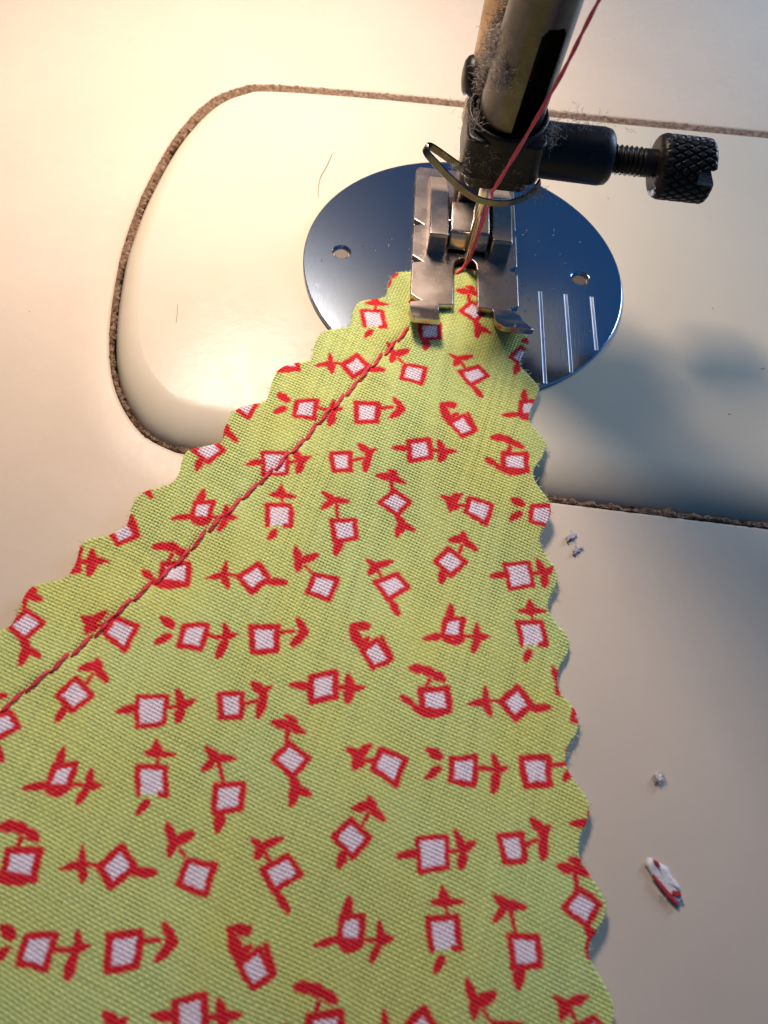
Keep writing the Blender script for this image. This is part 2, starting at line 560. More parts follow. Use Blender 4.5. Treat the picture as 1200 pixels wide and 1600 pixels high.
# clamp body
bm = bmesh.new()
def rrect(x0, x1, y0, y1, r, n=6):
    o = []
    for cx, cy, a0 in ((x1 - r, y1 - r, 0), (x0 + r, y1 - r, 90), (x0 + r, y0 + r, 180), (x1 - r, y0 + r, 270)):
        for k in range(n + 1):
            a = math.radians(a0 + 90 * k / n); o.append((cx + r * math.cos(a), cy + r * math.sin(a)))
    return o
rr_ = rrect(-.40, .64, -.47, .50, .17, 8)
prism(bm, rr_, 2, 2.24, 2.86)
clamp = npart('clamp', bm, M['black'], .045, False, None, 3)
bm = bmesh.new(); prism(bm, rrect(-.30, .56, -.30, .40, .14, 6), 2, 1.98, 2.30)  # added black block standing in for the shade under the clamp
npart('clamp_shade_block', bm, M['black'], .03, False, clamp)
# collar lip standing up round the bar
rws = []
for r_, z in ((.53, 2.80), (.53, 2.96), (.515, 3.0), (.49, 3.0), (.475, 2.97), (.47, 2.80)):
    rws.append([(BX + r_ * math.cos(a), .02 + r_ * math.sin(a), z + .05 * math.sin(a) ) for a in np.linspace(0, 2 * math.pi, 64, endpoint=False)])
npart('collar', grid_mesh(rws, True), M['black'], 0, True, clamp)
# boss that carries the screw
rws = []
for x, r_ in ((.45, .36), (1.44, .375), (1.53, .355), (1.57, .31), (1.575, .18)):
    rws.append([(x, -.02 + r_ * math.cos(a), 2.50 + r_ * math.sin(a)) for a in np.linspace(0, 2 * math.pi, 56, endpoint=False)])
o = npart('boss', grid_mesh(rws, True, True), M['black'], 0, True, clamp)
md = o.modifiers.new('sharp', 'EDGE_SPLIT'); md.split_angle = math.radians(50)
# screw thread
rws = []
for k in range(150):
    x = 1.50 + k / 149 * .72
    row = []
    for q in range(28):
        a = 2 * math.pi * q / 28
        ph = (x / .066 + q / 28) % 1
        rr = .165 + .032 * abs(2 * ph - 1) if x < 2.02 else .185
        row.append((x, -.02 + rr * math.cos(a), 2.48 + rr * math.sin(a)))
    rws.append(row)
screw = npart('clamp_screw', grid_mesh(rws, True, True), M['black'], 0, True)
# knurled knob with a slotted end
rws = []
KZ = 2.45
X0, X1, KR = 2.17, 2.92, .425
prof = []
for k in range(8): prof.append((X0, .18 + (KR - .13 - .18) * k / 7, 0))
for k in range(6):
    t = (k + 1) / 6 * math.pi / 2
    prof.append((X0 + .13 * (1 - math.cos(t)), KR - .13 + .13 * math.sin(t), .2 if k < 4 else .7))
for k in range(1, 44): prof.append((X0 + .13 + (X1 - .07 - X0 - .13) * k / 43, KR, 1))
for k in range(4):
    t = (k + 1) / 4 * math.pi / 2
    prof.append((X1 - .07 + .07 * math.sin(t), KR - .07 * (1 - math.cos(t)), .5 - .12 * k))
for k in range(1, 22): prof.append((X1, (KR - .07) * (1 - k / 22), 0))
for x, r_, kn in prof:
    row = []
    for q in range(192):
        a = 2 * math.pi * q / 192
        u1 = (q / 192 * 22 + x * 5.2) % 1; u2 = (q / 192 * 22 - x * 5.2) % 1
        h = min(abs(2 * u1 - 1), abs(2 * u2 - 1))
        rr = r_ - kn * .034 * (1 - min(1, h * 2.6))
        zz, yy = rr * math.sin(a), rr * math.cos(a)
        xx = x
        if x > X1 - .24 and abs(zz - .17) < .085: xx = X1 - .24
        row.append((xx, -.02 + yy, KZ + zz))
    rws.append(row)
kb = npart('screw_knob', grid_mesh(rws, True, True), M['black'], 0, True, screw)
md = kb.modifiers.new('sharp', 'EDGE_SPLIT'); md.split_angle = math.radians(38)

# bent thread guide strap slung under the clamp
path = spline([(.66, -.42, 2.30), (.55, -.52, 2.16), (.30, -.60, 2.06), (.0, -.62, 2.05), (-.22, -.62, 2.12), (-.52, -.60, 2.33), (-.76, -.56, 2.53),
               (-.87, -.51, 2.61), (-.90, -.44, 2.64), (-.86, -.37, 2.63), (-.74, -.33, 2.54), (-.5, -.29, 2.36), (-.25, -.25, 2.18), (.1, -.22, 2.10), (.5, -.22, 2.2)], 8)
Fm = frames(path)
rws = []
for p, t, a, b_ in Fm:
    t2 = Vector((t.x, 0, t.z))
    wd = Vector((-t.z, 0, t.x)) if t2.length > .25 else Vector((.62, 0, .78))
    wd = Vector((.35, 0, .93)) * .5 + (wd if wd.z > 0 else -wd) * .5
    wd.normalize()
    nd = t.cross(wd).normalized()
    W2, T2 = .045, .017
    pr = [(-W2, -T2), (-W2 - .012, 0), (-W2, T2), (W2, T2), (W2 + .012, 0), (W2, -T2)]
    rws.append([p + wd * u + nd * v_ for u, v_ in pr])
gd = npart('thread_guide', grid_mesh(rws, True, True), M['guide'], 0, True)
md = gd.modifiers.new('sharp', 'EDGE_SPLIT'); md.split_angle = math.radians(50)

# needle with its long groove side shown by a thinner lower blade
rws = []
NX, NY = .065, .0
for z, rr in ((2.3, .085), (1.35, .085), (1.22, .064), (.9, .058), (.5, .05), (.36, .040), (.28, .030), (.12, .004)):
    x = NX - (2.3 - z) * .030
    row = []
    for q in range(28):
        a = 2 * math.pi * q / 28
        d = (a + math.pi / 2 + math.pi) % (2 * math.pi) - math.pi
        r2 = rr * (1 - .40 * math.exp(-(d / .28) ** 2)) if z < 1.3 else rr
        row.append((x + r2 * math.cos(a), NY + r2 * math.sin(a), z))
    rws.append(row)
npart('needle', grid_mesh(rws, True, True), M['needle'], 0, True)

# ------------------------------------------------------------------ fabric
OUTLINE=[[-0.81,-0.238],[-0.985,-0.274],[-1.082,-0.376],[-1.125,-0.556],[-1.143,-0.747],[-1.202,-0.822],[-1.384,-0.882],[-1.528,-0.953],[-1.593,-1.096],[-1.62,-1.264],[-1.635,-1.413],[-1.716,-1.472],[-1.903,-1.536],[-2.017,-1.61],[-2.088,-1.778],[-2.109,-1.968],[-2.127,-2.11],[-2.233,-2.17],[-2.39,-2.227],[-2.532,-2.331],[-2.597,-2.489],[-2.63,-2.731],[-2.649,-2.879],[-2.732,-2.947],[-2.947,-3.032],[-3.066,-3.16],[-3.13,-3.365],[-3.151,-3.482],[-3.154,-3.617],[-3.253,-3.697],[-3.458,-3.775],[-3.576,-3.856],[-3.607,-4.02],[-3.622,-4.205],[-3.706,-4.358],[-3.91,-4.457],[-4.023,-4.534],[-4.094,-4.667],[-4.111,-4.868],[-4.137,-5.018],[-4.303,-5.169],[-4.45,-5.218],[-4.578,-5.289],[-4.611,-5.41],[-4.612,-5.542],[-4.667,-5.757],[-4.773,-5.84],[-4.953,-5.897],[-5.059,-5.971],[-5.109,-6.116],[-5.127,-6.273],[-5.155,-6.443],[-5.268,-6.529],[-5.423,-6.583],[-5.5,-6.669],[-5.531,-6.797],[-5.533,-6.983],[-5.597,-7.11],[-5.768,-7.185],[-5.846,-7.296],[-5.856,-7.459],[-5.873,-7.642],[-6.037,-7.762],[-5.575,-10.005],[-5.183,-11.342],[1.388,-11.039],[1.497,-10.825],[1.355,-10.673],[1.307,-10.486],[1.342,-10.357],[1.429,-10.202],[1.459,-10.086],[1.456,-9.989],[1.394,-9.84],[1.308,-9.691],[1.25,-9.571],[1.251,-9.457],[1.319,-9.349],[1.417,-9.215],[1.458,-9.07],[1.423,-8.954],[1.298,-8.744],[1.216,-8.613],[1.204,-8.502],[1.233,-8.357],[1.302,-8.232],[1.349,-8.083],[1.321,-7.938],[1.207,-7.772],[1.128,-7.626],[1.116,-7.499],[1.154,-7.366],[1.252,-7.227],[1.287,-7.077],[1.256,-6.932],[1.135,-6.778],[1.075,-6.686],[1.073,-6.56],[1.103,-6.412],[1.187,-6.274],[1.233,-6.121],[1.203,-5.972],[1.086,-5.83],[1.007,-5.682],[1.022,-5.524],[1.101,-5.357],[1.14,-5.21],[1.093,-5.033],[0.98,-4.86],[0.937,-4.715],[0.967,-4.579],[1.057,-4.398],[1.106,-4.237],[1.072,-4.064],[0.943,-3.858],[0.895,-3.715],[0.918,-3.584],[1.013,-3.423],[1.083,-3.239],[1.078,-3.152],[0.994,-3.005],[0.881,-2.838],[0.868,-2.703],[0.92,-2.558],[1.002,-2.337],[1.026,-2.215],[0.991,-2.136],[0.884,-1.993],[0.784,-1.872],[0.778,-1.761],[0.82,-1.634],[0.892,-1.474],[0.907,-1.321],[0.687,-0.869],[0.487,-0.54],[0.34,-0.222],[0.082,-0.047],[-0.254,-0.083],[-0.558,-0.181]]
SEAM=[[-0.783,-1.345],[-1.078,-1.784],[-1.277,-2.107],[-1.407,-2.337],[-1.535,-2.533],[-1.724,-2.822],[-1.906,-3.133],[-2.005,-3.314],[-2.141,-3.552],[-2.301,-3.735],[-2.44,-3.989],[-2.683,-4.334],[-2.869,-4.559],[-3.063,-4.855],[-3.201,-5.065],[-3.365,-5.347],[-3.517,-5.55],[-3.716,-5.8],[-3.927,-6.068],[-4.124,-6.316],[-4.27,-6.541],[-4.442,-6.749],[-4.639,-6.999],[-4.857,-7.244],[-5.051,-7.455],[-5.369,-7.793],[-5.672,-8.137]]
MOTIFS={"b":{"q":[[-0.168,0.135],[0.122,0.158],[0.167,-0.135],[-0.119,-0.157]],"s":[[0.032,0.165,0.01,0.266,0.03,0.03],[-0.121,0.294,-0.003,0.295,0.047,0.065],[-0.02,0.457,0.006,0.296,0.029,0.1],[0.193,0.31,0.025,0.297,0.03,0.061],[-0.089,-0.356,-0.022,-0.234,0.047,0.071]],"w":0.05},"d":{"q":[[-0.177,-0.006],[0.019,0.197],[0.172,0.003],[-0.014,-0.195]],"s":[[0.152,-0.046,0.371,-0.024,0.065,0.071],[-0.184,0.004,-0.342,0.01,0.035,0.041],[-0.362,0.177,-0.351,0.01,0.029,0.064],[-0.552,-0.061,-0.356,-0.005,0.029,0.077],[-0.299,-0.162,-0.348,-0.019,0.053,0.071]],"w":0.057},"a":{"q":[[-0.12,0.119],[0.147,0.161],[0.114,-0.156],[-0.142,-0.126]],"s":[[0.143,0.035,0.326,0.024,0.041,0.047],[0.344,0.196,0.38,0.029,0.041,0.071],[0.493,0.074,0.37,0.035,0.029,0.082],[0.327,-0.21,0.368,0.001,0.074,0.067],[-0.375,0.198,-0.261,0.126,0.067,0.093],[-0.398,-0.116,-0.276,-0.011,0.053,0.077]],"w":0.05},"f":{"q":[[-0.163,0.137],[0.135,0.172],[0.146,-0.133],[-0.116,-0.176]],"s":[[0.143,0.087,0.324,0.12,0.041,0.041],[0.358,0.268,0.444,0.166,0.059,0.065],[0.444,0.166,0.486,0.094,0.065,0.041],[0.449,0.098,0.324,-0.056,0.073,0.06],[0.401,0.128,0.449,0.098,0.058,0.076]],"w":0.057},"k":{"q":[[-0.109,0.146],[0.173,0.125],[0.102,-0.167],[-0.164,-0.102]],"s":[[-0.145,0.175,-0.215,0.251,0.03,0.035],[-0.369,0.524,-0.298,0.338,0.035,0.086],[-0.103,0.413,-0.26,0.319,0.07,0.082],[-0.308,0.191,-0.288,0.325,0.055,0.08]],"w":0.05},"p":{"q":[[-0.155,0.126],[0.128,0.153],[0.145,-0.113],[-0.117,-0.166]],"s":[[-0.045,-0.172,-0.079,-0.341,0.088,0.064],[-0.076,0.147,-0.135,0.376,0.035,0.041],[-0.302,0.52,-0.167,0.423,0.047,0.088],[0.018,0.426,-0.168,0.432,0.045,0.075],[-0.297,0.275,-0.175,0.423,0.05,0.07]],"w":0.05},"n":{"q":[[-0.017,0.174],[0.186,0.033],[0.026,-0.186],[-0.194,-0.02]],"s":[[-0.053,0.183,-0.064,0.31,0.041,0.047],[-0.23,0.395,-0.075,0.371,0.065,0.088],[-0.097,0.478,-0.005,0.439,0.053,0.07],[-0.068,0.387,0.104,0.318,0.077,0.053],[0.027,-0.192,0.1,-0.317,0.065,0.071],[0.091,-0.275,0.042,-0.485,0.077,0.065],[0.093,-0.303,0.235,-0.374,0.07,0.053]],"w":0.05},"s":{"q":[[-0.201,0.03],[0.053,0.162],[0.192,-0.005],[-0.044,-0.188]],"s":[[-0.022,-0.195,0.096,-0.375,0.056,0.061],[-0.126,0.096,-0.18,0.2,0.035,0.041],[-0.335,0.325,-0.202,0.231,0.035,0.066],[-0.021,0.342,-0.206,0.263,0.05,0.07],[-0.274,0.132,-0.221,0.23,0.053,0.076]],"w":0.05},"h":{"q":[[-0.018,0.192],[0.189,0.015],[0.012,-0.192],[-0.183,-0.017]],"s":[[-0.084,-0.168,-0.112,-0.306,0.076,0.053],[0.108,0.14,0.149,0.258,0.035,0.041],[-0.006,0.308,0.165,0.362,0.053,0.088],[0.159,0.439,0.191,0.313,0.053,0.088],[0.17,0.33,0.319,0.204,0.071,0.059]],"w":0.05},"o":{"q":[[-0.093,0.106],[0.12,0.131],[0.093,-0.121],[-0.118,-0.117]],"s":[[-0.032,0.294,-0.048,0.103,0.053,0.077],[-0.338,-0.164,-0.119,-0.108,0.05,0.06],[-0.115,-0.131,-0.006,-0.196,0.059,0.065],[-0.006,-0.196,0.11,-0.136,0.065,0.053],[0.109,-0.091,0.258,-0.08,0.035,0.041],[0.287,0.086,0.289,-0.072,0.04,0.065],[0.42,-0.068,0.286,-0.083,0.035,0.088],[0.23,-0.273,0.29,-0.106,0.055,0.065]],"w":0.05},"g":{"q":[[-0.17,0.026],[0.014,0.189],[0.171,-0.044],[-0.014,-0.17]],"s":[[-0.299,0.347,-0.106,0.358,0.053,0.064],[-0.292,0.333,-0.192,0.092,0.071,0.088],[-0.191,0.075,-0.086,0.194,0.065,0.053],[0.065,0.228,0.177,-0.033,0.047,0.053],[-0.204,0.314,-0.126,0.321,0.047,0.058]],"w":0.05},"i":{"q":[[-0.175,0.144],[0.138,0.183],[0.162,-0.131],[-0.125,-0.197]],"s":[[-0.345,-0.044,-0.156,0.012,0.058,0.07],[0.157,0.038,0.277,0.064,0.035,0.041],[0.239,0.249,0.311,0.073,0.047,0.082],[0.443,0.165,0.323,0.067,0.029,0.082],[0.301,-0.101,0.325,0.052,0.07,0.07]],"w":0.043},"j":{"q":[[-0.14,0.12],[0.109,0.151],[0.123,-0.124],[-0.091,-0.148]],"s":[[0.134,0.033,0.275,0.092,0.035,0.041],[0.217,0.294,0.32,0.213,0.067,0.081],[0.412,0.253,0.33,0.182,0.047,0.071],[0.331,0.202,0.355,0.114,0.07,0.07],[0.311,-0.09,0.347,0.13,0.064,0.076]],"w":0.05},"l":{"q":[[-0.149,0.116],[0.118,0.183],[0.151,-0.113],[-0.12,-0.187]],"s":[[-0.352,-0.008,-0.16,-0.003,0.054,0.074],[0.156,0.0,0.269,0.013,0.045,0.053],[0.26,0.164,0.304,0.017,0.054,0.081],[0.473,0.037,0.304,0.017,0.034,0.081],[0.277,-0.15,0.311,0.0,0.068,0.083]],"w":0.057},"m":{"q":[[-0.16,0.11],[0.145,0.149],[0.159,-0.133],[-0.143,-0.126]],"s":[[-0.369,-0.005,-0.261,-0.079,0.065,0.059],[-0.261,-0.079,-0.178,-0.161,0.053,0.065],[-0.178,-0.161,-0.003,-0.185,0.065,0.059],[-0.003,-0.185,0.159,-0.133,0.053,0.047],[-0.088,0.169,-0.064,0.236,0.04,0.047],[-0.282,0.35,-0.15,0.368,0.073,0.087],[-0.15,0.368,-0.017,0.32,0.087,0.081],[-0.017,0.32,0.095,0.25,0.087,0.067]],"w":0.057},"q":{"q":[[-0.1,0.173],[0.178,0.086],[0.089,-0.218],[-0.166,-0.042]],"s":[[-0.151,0.054,-0.258,0.046,0.041,0.041],[-0.455,0.145,-0.312,0.078,0.053,0.088],[-0.214,0.225,-0.341,0.094,0.053,0.082],[-0.362,-0.052,-0.346,0.075,0.056,0.081],[-0.336,-0.014,-0.257,0.034,0.071,0.047]],"w":0.05}}
PLACED=[["b",-4.421,0.083],["b",-5.431,-3.347],["b",-6.441,-6.777],["b",-1.311,-1.247],["b",-2.321,-4.677],["b",-3.331,-8.107],["b",-4.341,-11.537],["b",1.799,-2.577],["b",0.789,-6.007],["b",-0.221,-9.437],["d",-4.628,-0.818],["d",-5.638,-4.248],["d",-1.518,-2.148],["d",-2.528,-5.578],["d",-3.538,-9.008],["d",1.592,-3.478],["d",0.582,-6.908],["d",-0.428,-10.338],["a",-5.239,-1.648],["a",-6.249,-5.078],["a",-1.119,0.452],["a",-2.129,-2.978],["a",-3.139,-6.408],["a",-4.149,-9.838],["a",1.991,-0.878],["a",0.981,-4.308],["a",-0.029,-7.738],["a",-1.039,-11.168],["f",-4.429,-1.603],["f",-5.439,-5.033],["f",-6.449,-8.463],["f",-0.309,0.497],["f",-1.319,-2.933],["f",-2.329,-6.363],["f",-3.339,-9.793],["f",1.791,-4.263],["f",0.781,-7.693],["f",-0.229,-11.123],["k",-3.824,-0.858],["k",-4.834,-4.288],["k",-5.844,-7.718],["k",-0.714,-2.188],["k",-1.724,-5.618],["k",-2.734,-9.048],["k",1.386,-6.948],["k",0.376,-10.378],["p",-3.607,-0.04],["p",-4.617,-3.47],["p",-5.627,-6.9],["p",-0.497,-1.37],["p",-1.507,-4.8],["p",-2.517,-8.23],["p",-3.527,-11.66],["p",1.603,-6.13],["p",0.593,-9.56],["n",-2.99,0.429],["n",-4.0,-3.001],["n",-5.01,-6.431],["n",-6.02,-9.861],["n",0.12,-0.901],["n",-0.89,-4.331],["n",-1.9,-7.761],["n",-2.91,-11.191],["n",1.21,-9.091],["s",-2.986,-0.766],["s",-3.996,-4.196],["s",-5.006,-7.626],["s",-6.016,-11.056],["s",0.124,-2.096],["s",-0.886,-5.526],["s",-1.896,-8.956],["s",1.214,-10.286],["h",-6.409,-2.464],["h",-2.289,-0.364],["h",-3.299,-3.794],["h",-4.309,-7.224],["h",-5.319,-10.654],["h",0.821,-1.694],["h",-0.189,-5.124],["h",-1.199,-8.554],["h",1.911,-9.884],["o",-5.357,0.065],["o",-6.367,-3.365],["o",-2.247,-1.265],["o",-3.257,-4.695],["o",-4.267,-8.125],["o",-5.277,-11.555],["o",0.863,-2.595],["o",-0.147,-6.025],["o",-1.157,-9.455],["o",1.953,-10.785],["g",-6.253,-0.355],["g",-3.143,-1.685],["g",-4.153,-5.115],["g",-5.163,-8.545],["g",0.977,0.415],["g",-0.033,-3.015],["g",-1.043,-6.445],["g",-2.053,-9.875],["g",2.067,-7.775],["g",1.057,-11.205],["i",-5.557,-2.572],["i",-6.567,-6.002],["i",-1.437,-0.472],["i",-2.447,-3.902],["i",-3.457,-7.332],["i",-4.467,-10.762],["i",1.673,-1.802],["i",0.663,-5.232],["i",-0.347,-8.662],["j",-4.715,-2.449],["j",-5.725,-5.879],["j",-0.595,-0.349],["j",-1.605,-3.779],["j",-2.615,-7.209],["j",-3.625,-10.639],["j",1.505,-5.109],["j",0.495,-8.539],["l",-3.713,-2.137],["l",-4.723,-5.567],["l",-5.733,-8.997],["l",0.407,-0.037],["l",-0.603,-3.467],["l",-1.613,-6.897],["l",-2.623,-10.327],["l",1.497,-8.227],["l",0.487,-11.657],["m",-5.559,-0.853],["m",-6.569,-4.283],["m",-2.449,-2.183],["m",-3.459,-5.613],["m",-4.469,-9.043],["m",1.671,-0.083],["m",0.661,-3.513],["m",-0.349,-6.943],["m",-1.359,-10.373],["m",1.751,-11.703],["q",-6.055,-1.662],["q",-1.935,0.438],["q",-2.945,-2.992],["q",-3.955,-6.422],["q",-4.965,-9.852],["q",1.175,-0.892],["q",0.165,-4.322],["q",-0.845,-7.752],["q",-1.855,-11.182]]

OUTLINE = np.array(spline(OUTLINE, 3, True)); SEAM = np.array(SEAM)
C0 = np.array(CAM_POS)

def smooth01(t): t = np.clip(t, 0, 1); return t * t * (3 - 2 * t)
def sheet(x, y):
    """height of the cloth: flat under the foot, sinking on to the bed nearer the eye, with soft waves"""
    h = .30 - .165 * smooth01((-2.6 - y) / 3.2)
    h = h + .040 * np.sin(x * 1.1 + y * .55 + .6) * smooth01((-3 - y) / 3) + .018 * np.sin(x * 2.3 - y * 1.3) * smooth01((-1.7 - y) / 2)
    return h + seam_pull(x, y)
def seam_pull(x, y):
    best = np.full(np.shape(x), 9.0); along = np.zeros(np.shape(x)); run = 0.
    for (ax, ay), (bx, by) in zip(SEAM[:-1], SEAM[1:]):
        dx, dy = bx - ax, by - ay; L_ = math.hypot(dx, dy)
        t = np.clip(((x - ax) * dx + (y - ay) * dy) / (L_ * L_), 0, 1)
        d_ = np.hypot(x - ax - t * dx, y - ay - t * dy)
        m_ = d_ < best
        best = np.where(m_, d_, best); along = np.where(m_, run + t * L_, along); run += L_
    return -.018 * np.exp(-(best / .055) ** 2) + .012 * np.exp(-(best / .30) ** 2) * np.sin(along * 6.2 + 3 * np.sin(along * .7)) 
def edge_dist(x, y):
    best = np.full(np.shape(x), 9.0)
    for (ax, ay), (bx, by) in zip(OUTLINE, np.roll(OUTLINE, -1, 0)):
        dx, dy = bx - ax, by - ay
        t = np.clip(((x - ax) * dx + (y - ay) * dy) / (dx * dx + dy * dy + 1e-12), 0, 1)
        best = np.minimum(best, np.hypot(x - ax - t * dx, y - ay - t * dy))
    return best
def drape(x, y, h):
    """slides a point of the flat pattern to the height h along its sight line, so the cloth keeps its outline as it bends"""
    k = (C0[2] - h) / (C0[2] - .30)
    return C0[0] + (x - C0[0]) * k, C0[1] + (y - C0[1]) * k, h

TH = .0415
E1 = np.array([3.11, -1.33]); E2 = np.array([-1.01, -3.43])
e1 = E1 / np.linalg.norm(E1); e2 = -E2 / np.linalg.norm(E2)
B = np.stack([e1, e2], 1); Bi = np.linalg.inv(B)
SUB = 4
vis = OUTLINE[(OUTLINE[:, 1] > -13.5)]
UV = (OUTLINE @ Bi.T) / TH
i0, i1 = int(UV[:, 0].min()) - 1, int(UV[:, 0].max()) + 1
j0, j1 = int(UV[:, 1].min()) - 1, int(UV[:, 1].max()) + 1
ui = np.arange(i0 * SUB, i1 * SUB + 1) / SUB
vj = np.arange(j0 * SUB, j1 * SUB + 1) / SUB
UU, VV = np.meshgrid(ui, vj)
# slow wander of the yarns
wu = UU + .55 * np.sin(VV * .071 + .3) + .30 * np.sin(VV * .19 + UU * .02)
wv = VV + .55 * np.sin(UU * .063 + 1.3) + .30 * np.sin(UU * .17 + VV * .03)
X = (B[0, 0] * UU + B[0, 1] * VV) * TH
Y = (B[1, 0] * UU + B[1, 1] * VV) * TH
inside = np.zeros(X.shape, bool)
# edge wobble so single yarn ends stick out a little
ex, ey = X, Y
for (ax, ay), (bx, by) in zip(OUTLINE, np.roll(OUTLINE, -1, 0)):
    if ay == by: continue
    cnd = ((ay > ey) != (by > ey)) & (ex < (bx - ax) * (ey - ay) / (by - ay) + ax)
    inside ^= cnd
inside &= Y > -11.6
# weave: warp along v, weft along u, over and under
fu, fv = np.floor(wu), np.floor(wv)
du, dv = wu - fu - .5, wv - fv - .5
par = np.where((fu + fv) % 2 == 0, 1., -1.)
# centre line heights of both yarns; each yarn crosses over one and under the next
yarn_u = rng.normal(0, 1, 4000); yarn_v = rng.normal(0, 1, 4000)
ku = (fu - i0 + 20).astype(int); kv = (fv - j0 + 20).astype(int)
amp = .0118
hw = amp * par * np.cos(np.pi * dv) + .0158 * (1 + .05 * yarn_u[ku]) * np.sqrt(np.clip(1 - (du / .485) ** 2, 0, 1))
hf = -amp * par * np.cos(np.pi * du) + .0158 * (1 + .05 * yarn_v[kv]) * np.sqrt(np.clip(1 - (dv / .485) ** 2, 0, 1))
H = np.maximum(hw, hf) - .020
warp_top = hw > hf
# printed colour is taken up yarn by yarn
cx = (B[0, 0] * (UU - du * .3) + B[0, 1] * (VV - dv * .3)) * TH
cy = (B[1, 0] * (UU - du * .3) + B[1, 1] * (VV - dv * .3)) * TH
jx = rng.normal(0, .004, (4200,)); jy = rng.normal(0, .004, (4200,))
hsh = ((fu * 73 + fv * 151 + np.where(warp_top, 37, 0)) % 4200).astype(int)
PX, PY = cx + jx[hsh], cy + jy[hsh]
RED = np.zeros(X.shape, np.float32); WHT = np.zeros(X.shape, np.float32)
uv_of = lambda p: (Bi @ np.array(p)) / TH
for c, mx, my in PLACED:
    t = MOTIFS[c]
    u0, v0 = uv_of((mx, my))
    ia, ib = int((u0 - 24 - i0) * SUB), int((u0 + 24 - i0) * SUB)
    ja, jb = int((v0 - 24 - j0) * SUB), int((v0 + 24 - j0) * SUB)
    ia, ja = max(ia, 0), max(ja, 0)
    if ib <= ia or jb <= ja: continue
    sl = (slice(ja, jb), slice(ia, ib))
    x, y = PX[sl] - mx, PY[sl] - my
    if x.size == 0: continue
    ph = mx * 3.1 + my * 1.7
    x = x + .007 * np.sin(y * 13 + ph); y = y + .007 * np.sin(x * 12 + ph * 1.3)
    red = RED[sl]; wht = WHT[sl]
    q = t['q']
    ins = np.zeros(x.shape, bool)
    for (ax, ay), (bx, by) in zip(q, q[1:] + q[:1]):
        if ay == by: continue
        ins ^= ((ay > y) != (by > y)) & (x < (bx - ax) * (y - ay) / (by - ay) + ax)
    wht[ins] = 1
    segs = [(*q[k], *q[(k + 1) % 4], t['w'], t['w']) for k in range(4)]
    for qn, (sx, sy, tx, ty, wa, wb) in enumerate(segs + t['s']):
        WF = 1.42 if qn < 4 else 1.36
        dx, dy = tx - sx, ty - sy
        L2 = dx * dx + dy * dy + 1e-9
        tt = np.clip(((x - sx) * dx + (y - sy) * dy) / L2, 0, 1)
        leaf = (.80 + .42 * np.sin(np.pi * tt)) if (qn > 3 and max(wa, wb) > .058) else 1.
        d = np.hypot(x - sx - tt * dx, y - sy - tt * dy) - .5 * WF * leaf * (wa + (wb - wa) * tt)
        red[:] = np.maximum(red, np.clip(.5 - d / .028, 0, 1))
    if c == 'b':      # outline stays open at the foot of this motif
        a = .5 * (np.array(q[2]) + np.array(q[3])) + np.array((-.035, 0))
        gap = (np.abs(x - a[0]) < .085) & (np.abs(y - a[1]) < .055)
        red[gap] *= .0
VARI = .5 + .055 * yarn_u[ku] * warp_top + .055 * yarn_v[kv] * (~warp_top) + .10 * rng.normal(0, 1, X.shape) + np.where(warp_top, .17, -.17)  # lighter warps, darker wefts: the weave's light and shade put into the colour

idx = -np.ones(X.shape, np.int64)
q_ok = inside[:-1, :-1] & inside[1:, :-1] & inside[:-1, 1:] & inside[1:, 1:]
used = np.zeros(X.shape, bool)
used[:-1, :-1] |= q_ok; used[1:, :-1] |= q_ok; used[:-1, 1:] |= q_ok; used[1:, 1:] |= q_ok
idx[used] = np.arange(used.sum())
jj, ii = np.nonzero(q_ok)
F = np.stack([idx[jj, ii], idx[jj, ii + 1], idx[jj + 1, ii + 1], idx[jj + 1, ii]], 1)
# the outermost yarn ends are trimmed exactly along the pinked cut
nV = int(used.sum())
E = np.concatenate([F[:, [0, 1]], F[:, [1, 2]], F[:, [2, 3]], F[:, [3, 0]]])
key = np.minimum(E[:, 0], E[:, 1]) * nV + np.maximum(E[:, 0], E[:, 1])
uq, inv, cnt = np.unique(key, return_inverse=True, return_counts=True)
rimv = np.unique(E[cnt[inv] == 1])
xf, yf = X[used].copy(), Y[used].copy()
bx_, by_ = xf[rimv], yf[rimv]
bd = np.full(len(rimv), 9.0); nx_, ny_ = bx_.copy(), by_.copy()
for (ax, ay), (bx, by) in zip(OUTLINE, np.roll(OUTLINE, -1, 0)):
    dx, dy = bx - ax, by - ay
    t = np.clip(((bx_ - ax) * dx + (by_ - ay) * dy) / (dx * dx + dy * dy + 1e-12), 0, 1)
    qx, qy = ax + t * dx, ay + t * dy
    dd = np.hypot(bx_ - qx, by_ - qy)
    m_ = dd < bd
    bd[m_] = dd[m_]; nx_[m_] = qx[m_]; ny_[m_] = qy[m_]
ok_ = bd < .03
fr_ = rng.uniform(.75, 1.15, len(rimv))
xf[rimv] = np.where(ok_, bx_ + (nx_ - bx_) * fr_, bx_); yf[rimv] = np.where(ok_, by_ + (ny_ - by_) * fr_, by_)
DX, DY, DZ = drape(xf, yf, sheet(xf, yf) + H[used])
co = np.stack([DX, DY, DZ], 1)
